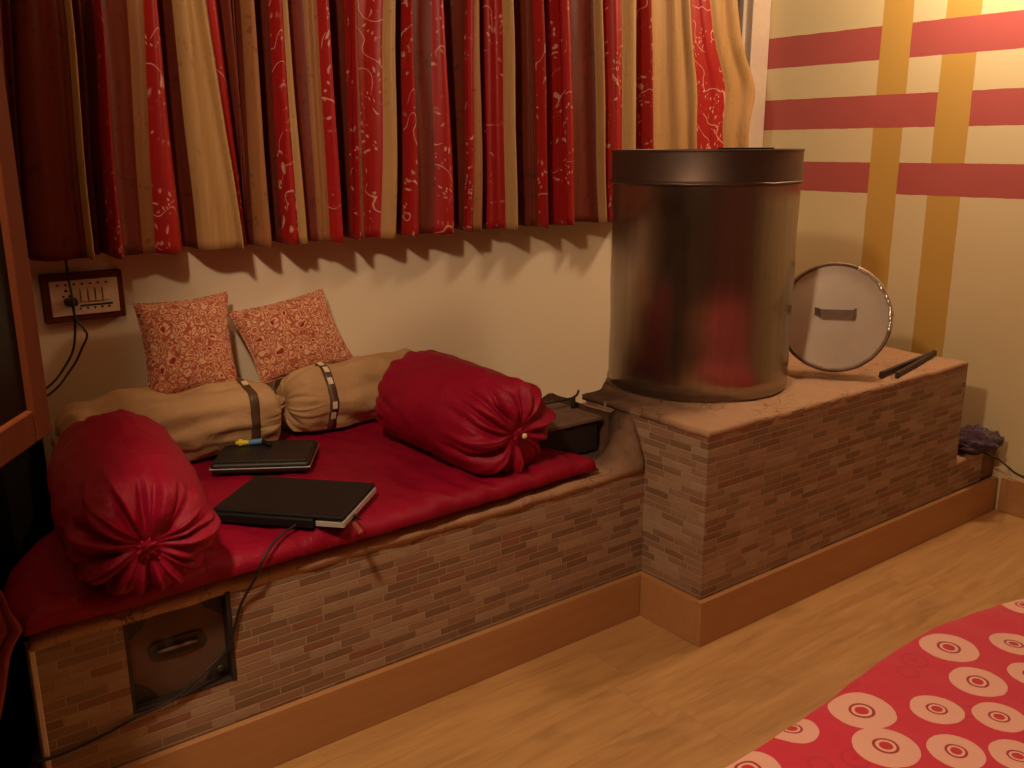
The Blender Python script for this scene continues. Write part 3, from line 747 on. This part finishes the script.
# ------------------------------------------------------------------ laptop, case, dongle
LZ = MT + .010
def laptop():
    a, b, c = fl(212, 521, LZ), fl(309, 528, LZ), fl(368, 489, LZ)
    ux = (b-a); Lx = ux.length; ux.normalize(); uy = Vector((-ux.y, ux.x, 0)); D = (c-b).dot(uy)
    t = thing('laptop', 'closed black laptop with silver edge lying on the crimson seat mattress', 'laptop', a)
    sh = (c-b).dot(ux)
    mx = Matrix(((ux.x, uy.x, 0, 0), (ux.y, uy.y, 0, 0), (0, 0, 1, 0), (0, 0, 0, 1)))
    D = .245; Lx = max(Lx, .30)
    tilt = mx @ Matrix.Rotation(math.radians(.0), 4, 'X')
    x1 = Lx + .045
    boxes('base', [((0, .012, 0), (x1, D, .017))], M['black_plastic'], t, bevel=.004, mat=tilt)
    boxes('battery', [((.004, -.008, .000), (x1-.075, .028, .026))], M['black_plastic'], t, bevel=.006, mat=tilt)
    boxes('lid', [((0, .002, .0215), (x1, D+.004, .033))], M['black_plastic'], t, bevel=.005, mat=tilt)
    boxes('silver_edge', [((x1-.072, .004, .004), (x1+.002, .012, .018)), ((x1-.003, .004, .006), (x1+.003, D, .0205))], M['silver'], t, bevel=.0015, mat=tilt)
    return t, a, mx, x1, D
lap, la, lmx, lx1, lD = laptop()
def lp(x, y, z): return la + (lmx @ Vector((x, y, z)))
bc = [fl(u, v, MT+.02) for u, v in ((214,476),(316,471),(309,445),(226,446))]
o0 = (bc[0]+bc[1]+bc[2]+bc[3])/4; ux = (bc[1]-bc[0]+bc[2]-bc[3]).normalized(); ux.z = 0; uy = Vector((-ux.y, ux.x, 0))
bmx = Matrix(((ux.x, uy.x, 0, 0), (ux.y, uy.y, 0, 0), (0, 0, 1, 0), (0, 0, 0, 1)))
cs = thing('laptop_case', 'flat black case lying behind the laptop against the beige bolster', 'case', (o0.x, o0.y, MT+.010))
hw, hd_ = (bc[1]-bc[0]).length*.5, .105
boxes('body', [((-hw, -hd_, 0), (hw, hd_, .034))], M['leather'], cs, bevel=.012, mat=bmx)
boxes('zip', [((-hw-.001, -hd_-.0015, .016), (hw+.001, hd_+.001, .019))], M['silver'], cs, bevel=.0008, mat=bmx)
boxes('flap', [((-hw+.01, -hd_+.01, .033), (hw-.01, hd_-.01, .037))], M['leather'], cs, bevel=.002, mat=bmx)
dz = MT+.010+.037+.010
dg = thing('plastic_trinket', 'little yellow and blue plastic trinket lying on the black case', 'gadget', fl(247, 441, dz))
p0, p1, p2, p3 = fl(236, 443, dz), fl(249, 442.5, dz), fl(262, 441, dz), fl(270, 444, dz)
tube('yellow_bulb', [p0, p0.lerp(p1, .3), p0.lerp(p1, .7), p1], lambda t: (.006, .011, .008, .006)[min(3, int(t*3.99))], M['yellow'], dg, 14, 5)
tube('blue_body', [p1, p1.lerp(p2, .5), p2], .0085, M['blue'], dg, 12, 4)
tube('clip', [p2, p2.lerp(p3, .5)-Vector((0, 0, .001)), p3-Vector((0, 0, .003))], .0065, M['black_plastic'], dg, 12, 4)
reparent(dg)
# cables
fy = BY-.008
cb = [lp(lx1-.115, -.013, .012), lp(lx1-.13, -.05, .006), fl(272, 545, .592), py(262, 562, 1.945), py(256, 577, 1.952), Vector((py(240, 606, fy).x, fy-.002, py(240, 606, fy).z)), py(233, 640, fy-.004)+Vector((-.006, -.004, 0)),
      py(222, 655, fy-.006), py(196, 680, fy-.010), py(172, 700, fy-.006), py(135, 718, fy), py(100, 737, fy), py(60, 755, fy), py(36, 762, fy)+Vector((0, 0, 0))]
cab_ = tube('charger_cable', cb, .0034, M['cable']); tag(cab_, 'black charger cable running from the laptop down over the tiles past the iron door', 'cable')
t = thing('usb_tail', 'short dark cable with red plug at the right edge of the laptop', 'cable', lp(lx1, .07, .01))
ub = [lp(lx1+.002, .075, .011), lp(lx1+.028, .045, .013), fl(352, 516, .597), fl(355, 524, .597)]
tube('cord', ub, .003, M['cable'], t)
tube('plug', [fl(354.5, 524, .597), fl(358, 529, .596), fl(361, 533, .595)], .0075, M['salmon'], t, 10, 3)
reparent(t)

# ------------------------------------------------------------------ switchboard on the wall
SX0, SX1, SZ0, SZ1 = .505, .726, 1.013, 1.153
sb = thing('switchboard', 'ivory electric switchboard in a dark wooden box on the wall below the curtain', 'switchboard', ((SX0+SX1)/2, YB, SZ0))
boxes('wooden_box', [((SX0, YB-.030, SZ0), (SX1, YB-.001, SZ1))], M['frame_wood'], sb, bevel=.004)
pl_ = boxes('plate', [((SX0+.019, YB-.035, SZ0+.018), (SX1-.017, YB-.0295, SZ1-.020))], M['ivory'], sb, bevel=.002)
yp = YB-.035
for k, x in enumerate((.612, .632, .652, .672)):
    boxes('switch', [((x-.008, yp-.007, 1.070), (x+.008, yp-.0005, 1.106))], M['ivory'], pl_, bevel=.002)
    boxes('switch_slot', [((x-.0095, yp-.0006, 1.067), (x-.008, yp+.0004, 1.109))], M['socket_dark'], pl_)
for k in range(7):
    x = .545+.022*k
    lathe('screw', [(0, 0), (.0032, 0), (.0032, .002), (0, .0025)], M['socket_dark'], pl_, 12, Matrix.Translation((x, yp, 1.121)) @ Matrix.Rotation(PI/2, 4, 'X'))
for x in (.600, .620, .640, .660, .680): lathe('screw', [(0, 0), (.0032, 0), (.0032, .002), (0, .0025)], M['socket_dark'], pl_, 12, Matrix.Translation((x, yp, 1.050)) @ Matrix.Rotation(PI/2, 4, 'X'))
for (x, z, r) in ((.566, 1.104, .0042), (.558, 1.088, .0032), (.574, 1.088, .0032)): lathe('socket_hole', [(0, 0), (r, 0), (r, .0012), (0, .0014)], M['socket_dark'], pl_, 14, Matrix.Translation((x, yp, z)) @ Matrix.Rotation(PI/2, 4, 'X'))
boxes('indicator', [((.6, yp-.001, 1.055), (.69, yp, 1.0605))], M['socket_dark'], pl_)
reparent(sb)
pg = thing('power_plug', 'black plug with hanging cable pushed into the ivory switchboard', 'plug', (.571, YB-.06, 1.06))
boxes('plug_body', [((.556, yp-.034, 1.062), (.590, yp-.0015, 1.084))], M['cable'], pg, bevel=.006)
tube('cable', [(.573, yp-.030, 1.068), (.574, yp-.045, 1.03), (.590, yp-.05, 1.0), (.600, yp-.04, .975), (.585, yp-.030, .94), (.566, yp-.02, .90), (.545, yp-.012, .87), (.510, yp-.012, .83), (.46, yp-.012, .80), (.40, yp-.012, .79)], .0032, M['cable'], pg)
tube('cable', [(.5745, yp-.012, 1.25), (.574, yp-.014, 1.15), (.574, yp-.038, 1.09), (.572, yp-.045, 1.04), (.570, yp-.030, .98), (.560, yp-.02, .93), (.535, yp-.010, .885), (.500, yp-.010, .845), (.45, yp-.010, .815), (.40, yp-.010, .80)], .0034, M['cable'], pg)
reparent(pg)

# ------------------------------------------------------------------ curtains
YC = 2.815; HEM_V = lambda x: 257 - (x-90)*.0695 if x < 610 else 221-(x-610)*.06
def curtain(label, strips, seed, hemz=None, group='striped curtains over the window', bulge=None):
    """strips: (x_top, x_hem, colour, depth) boundaries as seen along the cloth; depth < 0 comes towards the room."""
    xs = []
    for q, (xt, xh, col, dep) in enumerate(strips):
        db = (strips[q-1][3]+dep)/2 if q else dep*.5+.01
        v = HEM_V(xh); ph = py(xh, v, YC+db); pt = py(xt, 0, YC+db)
        xs.append((pt, ph, col, dep))
    t = None; per, nz_ = 10, 46
    V, F, MI = [], [], []
    ZT = 2.50
    bounds = [(s[0].x, s[0].z, s[1].x, s[1].z) for s in xs]
    cols = ['r', 'u', 'c', 'n']
    nb = len(xs)-1
    cv = []
    # boundary depth is the mean of its neighbours; each strip bows out or in between
    for i in range(nb):
        dep = xs[i][3]; d0 = (xs[i-1][3]+dep)/2 if i else dep*.5+.01; d1 = (xs[i+1][3]+dep)/2 if i < nb-1 else dep*.5+.01
        for k in range(per + (1 if i == nb-1 else 0)):
            s = k/per
            lin = d0+(d1-d0)*s; bow = 4*s*(1-s)
            cv.append((i, s, lin*(1-bow)+dep*1.35*bow))
    W = len(cv)
    for j in range(nz_+1):
        tz = j/nz_
        for (i, s, dep) in cv:
            xt, zt, xh, zh = [a+(b-a)*s for a, b in zip(bounds[i], bounds[i+1])]
            zh = zh + .006*nz(xh*6, seed) + .008*dep/.03*.3
            z = zh + (ZT-zh)*tz
            f = (z-zh)/(zt-zh)
            x = xh + (xt-xh)*f
            gath = 1-.25*max(0, (z-1.9)/.6)
            y = YC + dep*gath + .007*nz(x*5, z*2.2, seed) + .003*nz(x*20, z*3, seed+3)
            x += .006*nz(z*2.5, x*3, seed+7)
            if bulge: x += bulge(z, i, s)
            V.append(Vector((x, min(y, YB-.012), z)))
    for j in range(nz_):
        for k in range(W-1):
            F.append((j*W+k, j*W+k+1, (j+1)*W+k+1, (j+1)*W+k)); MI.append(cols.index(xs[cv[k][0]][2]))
    o = mesh('curtain', V, F, [M['c_red'], M['c_rust'], M['c_cream'], M['c_tan']], None, True, MI)
    sm = o.modifiers.new('thickness', 'SOLIDIFY'); sm.thickness = .0025; sm.offset = 0
    tag(o, label, 'curtain', group)
    return o
I, O, T = .062, -.034, -.050
curtain('dark rust and red striped curtain panel at the far left, above the switchboard', [
    (-30,-12,'u',I),(-14,6,'u',-.01),(0,20,'u',I),(8,26,'u',I),(15,31,'u',-.016),(56,80,'u',-.02),(64,87,'c',T),(66,90,'u',I),(80,99,'u',I),(92,110,'r',T),(98,123,'u',-.012),(126,143,'n',-.006),(143,156,'r',O),
    (155,182,'u',I),(172,198,'c',-.02),(196,238,'c',T),(203,241,'r',-.005),(216,246,'u',I),(228,250,'u',I)], 1.)
curtain('red, rust and tan striped curtain panel left of centre, above the paisley cushions', [
    (233,248,'u',I),(240,255,'n',O),(249,270,'u',I),(268,283,'r',O),(282,299,'c',-.036),(284,306,'u',.004),(303,318,'n',-.010),(317,330,'r',T),(322,338,'u',I),(345,352,'r',T),(351,355,'n',-.024),(356,364,'r',.0),
    (384,381,'c',-.036),(391,393,'u',I),(403,402,'r',O),(410,418,'u',.0),(432,434,'r',-.03),(441,452,'u',I),(466,463,'r',O),(468,466,'n',-.026),(476,480,'u',I),(478,484,'u',I)], 4.)
curtain('mostly dark red striped curtain panel hanging left of the steel drum', [
    (477,480,'u',I),(482,486,'r',.008),(502,506,'c',-.040),(506,512,'u',I),(521,526,'u',.002),(534,540,'r',T),(538,543,'u',.010),(548,552,'r',.006),(556,560,'r',T),(560,565,'r',T),(566,571,'u',.006),(592,598,'c',-.036),(597,602,'r',.02),(604,607,'r',O),
    (622,622,'c',T),(630,629,'u',I),(637,640,'u',I)], 9.)
def bulge_(z, i, s):
    k = math.exp(-((z-1.74)/.13)**2); return .035*k*max(0, (i+s-3.2)/2.8)
curtain('bright cream and red curtain panel at the window end, behind the steel drum', [
    (634,638,'r',.012),(643,646,'r',O),(650,652,'c',-.008),(668,672,'c',O),(682,690,'c',T),(687,695,'r',-.012),(698,714,'r',-.02),(710,729,'c',-.03),(725,742,'c',T),(735,749,'c',.0),(737,751,'c',.01)], 13., bulge=bulge_)
rod = tube('curtain_rod', [(.2, YC, 2.52), (1.9, YC, 2.52), (3.6, YC, 2.52)], .012, M['iron'], None, 12, 3)
bm = None
tag(rod, 'thin iron curtain rod above the window carrying the striped curtains', 'curtain rod')

# ------------------------------------------------------------------ wooden cabinet at the left edge
CP = py(53, 432, 1.5); cd = Vector((-.545, -.839, 0)); cn = Vector((-.839, .545, 0))
cz0 = CP.z
cm = Matrix(((cd.x, cn.x, 0, CP.x), (cd.y, cn.y, 0, CP.y), (0, 0, 1, 0), (0, 0, 0, 1)))
cabt = thing('glazed_cabinet', 'tall cabinet with reddish wooden frame and black glass at the left edge', 'cabinet', (CP.x, CP.y, 0))
CW, CHT, CDp, sw = .80, 2.35, .34, .052
boxes('carcass', [((.004, .022, cz0+.002), (CW, CDp, CHT))], M['dark_wood'], cabt, mat=cm)
fr = boxes('door_frame', [((0, 0, cz0), (sw, .020, CHT)), ((CW-sw, 0, cz0), (CW, .020, CHT)), ((sw, .001, cz0), (CW-sw, .019, cz0+.05)), ((sw, .001, CHT-.06), (CW-sw, .019, CHT))], M['frame_wood'], cabt, bevel=.004, mat=cm)
boxes('glass', [((sw, .010, cz0+.05), (CW-sw, .014, CHT-.06))], M['black_glass'], fr, mat=cm)
boxes('base', [((.16, .12, 0), (CW-.03, CDp, cz0))], M['dark_wood'], cabt, mat=cm)
fp = [(.125, 2.06), (.455, 2.885), (-.32, 2.885), (-.32, 2.06)]
mesh('low_cupboard', [(x, y, 0) for x, y in fp] + [(x, y, .76) for x, y in fp], [(0, 1, 2, 3), (7, 6, 5, 4)] + [(i, (i+1) % 4, 4+(i+1) % 4, 4+i) for i in range(4)], M['dark_wood'], cabt, False)
reparent(cabt)

# ------------------------------------------------------------------ bed
bed = thing('bed', 'low wooden bed under the red medallion bedspread', 'bed', (1.9, -.2, 0))
boxes('mattress', [((.99, -1.15, .30), (2.86, .815, BED_Z-.022))], M['room_wall'], bed, bevel=.03)
boxes('frame', [((.98, -1.17, .18), (2.87, .825, .30))], M['frame_wood'], bed, bevel=.01)
for x in (1.0, 2.79):
    for y in (-1.15, .75): boxes('leg', [((x, y, 0), (x+.06, y+.06, .18))], M['frame_wood'], bed, bevel=.005)
reparent(bed)
def bedspread():
    edge = [fl(u, v, BED_Z) for u, v in ((725,768),(760,748),(806,716),(860,676),(905,645),(935,627),(965,615),(1000,603),(1024,597))]
    def ey(x):
        if x <= edge[0].x: return edge[0].y + .012*nz(x*4, 2.)
        for a, b in zip(edge, edge[1:]):
            if x <= b.x: return a.y + (b.y-a.y)*(x-a.x)/(b.x-a.x)
        return edge[-1].y + .01*nz(x*5, 3.)
    nx, ny, dr = 150, 90, 18
    V, F = [], []
    x0, x1, yb = .94, 2.92, -1.2
    for j in range(dr+1+ny+1):
        for i in range(nx+1):
            x = x0 + (x1-x0)*i/nx; e = ey(x) + .034
            if j < ny+1:
                s = 1-(1-j/ny)**2; y = yb + (e-.03-yb)*s
                dd = e-y
                z = BED_Z + .006*nz(x*5, y*5) + .004*nz(x*14, y*9, 2.)
                # a few shallow creases near the foot
                z += -.010*math.exp(-((y-.62-.25*(x-1.9))/.02)**2)*math.exp(-((x-1.75)/.25)**2)
                if dd < .06: z -= (.06-dd)**2/.06*.35
                xx = x
                # side hems
                q = min(x-x0, x1-x)
                if q < .05: z -= (.05-q)**2/.05*.6
            else:
                k = (j-ny)/dr; y = e - .03 + .03*math.sin(min(1, k*2.5)*PI/2) + .008*math.sin(x*38+nz(x*3, 1.)*3)*k
                z = BED_Z - .006 - .0105 - .30*max(0, k-.02)*1.0; xx = x
            V.append(Vector((xx, y, z)))
    W = nx+1
    for j in range(dr+ny+1):
        for i in range(nx): a = j*W+i; F.append((a, a+1, a+W+1, a+W))
    o = mesh('bedspread', V, F, M['bed_cloth']); s = o.modifiers.new('thickness', 'SOLIDIFY'); s.thickness = .004; s.offset = -1
    return tag(o, 'red bedspread with pink ring medallions, in the bottom right corner', 'bedspread')
bedspread()

# ------------------------------------------------------------------ lights
def lamp(name, loc, energy, col, r):
    l = bpy.data.lights.new(name, 'POINT'); l.energy = energy; l.color = col; l.shadow_soft_size = r
    o = bpy.data.objects.new(name, l); COL.objects.link(o); o.location = loc; return o
WARM = (1., .74, .49)
lamp('left_wall_lamp', (.0, .95, 2.50), 72, WARM, .08)
lamp('right_wall_lamp', (3.42, 1.76, 2.50), 35, WARM, .11)
w = bpy.data.worlds.new('night'); scn.world = w; w.use_nodes = True
w.node_tree.nodes['Background'].inputs[0].default_value = (.004, .005, .02, 1); w.node_tree.nodes['Background'].inputs[1].default_value = .6
scn.view_settings.view_transform = 'Standard'; scn.view_settings.look = 'None'; scn.view_settings.exposure = 0.5; scn.view_settings.gamma = 1.
scn.view_settings.use_curve_mapping = False
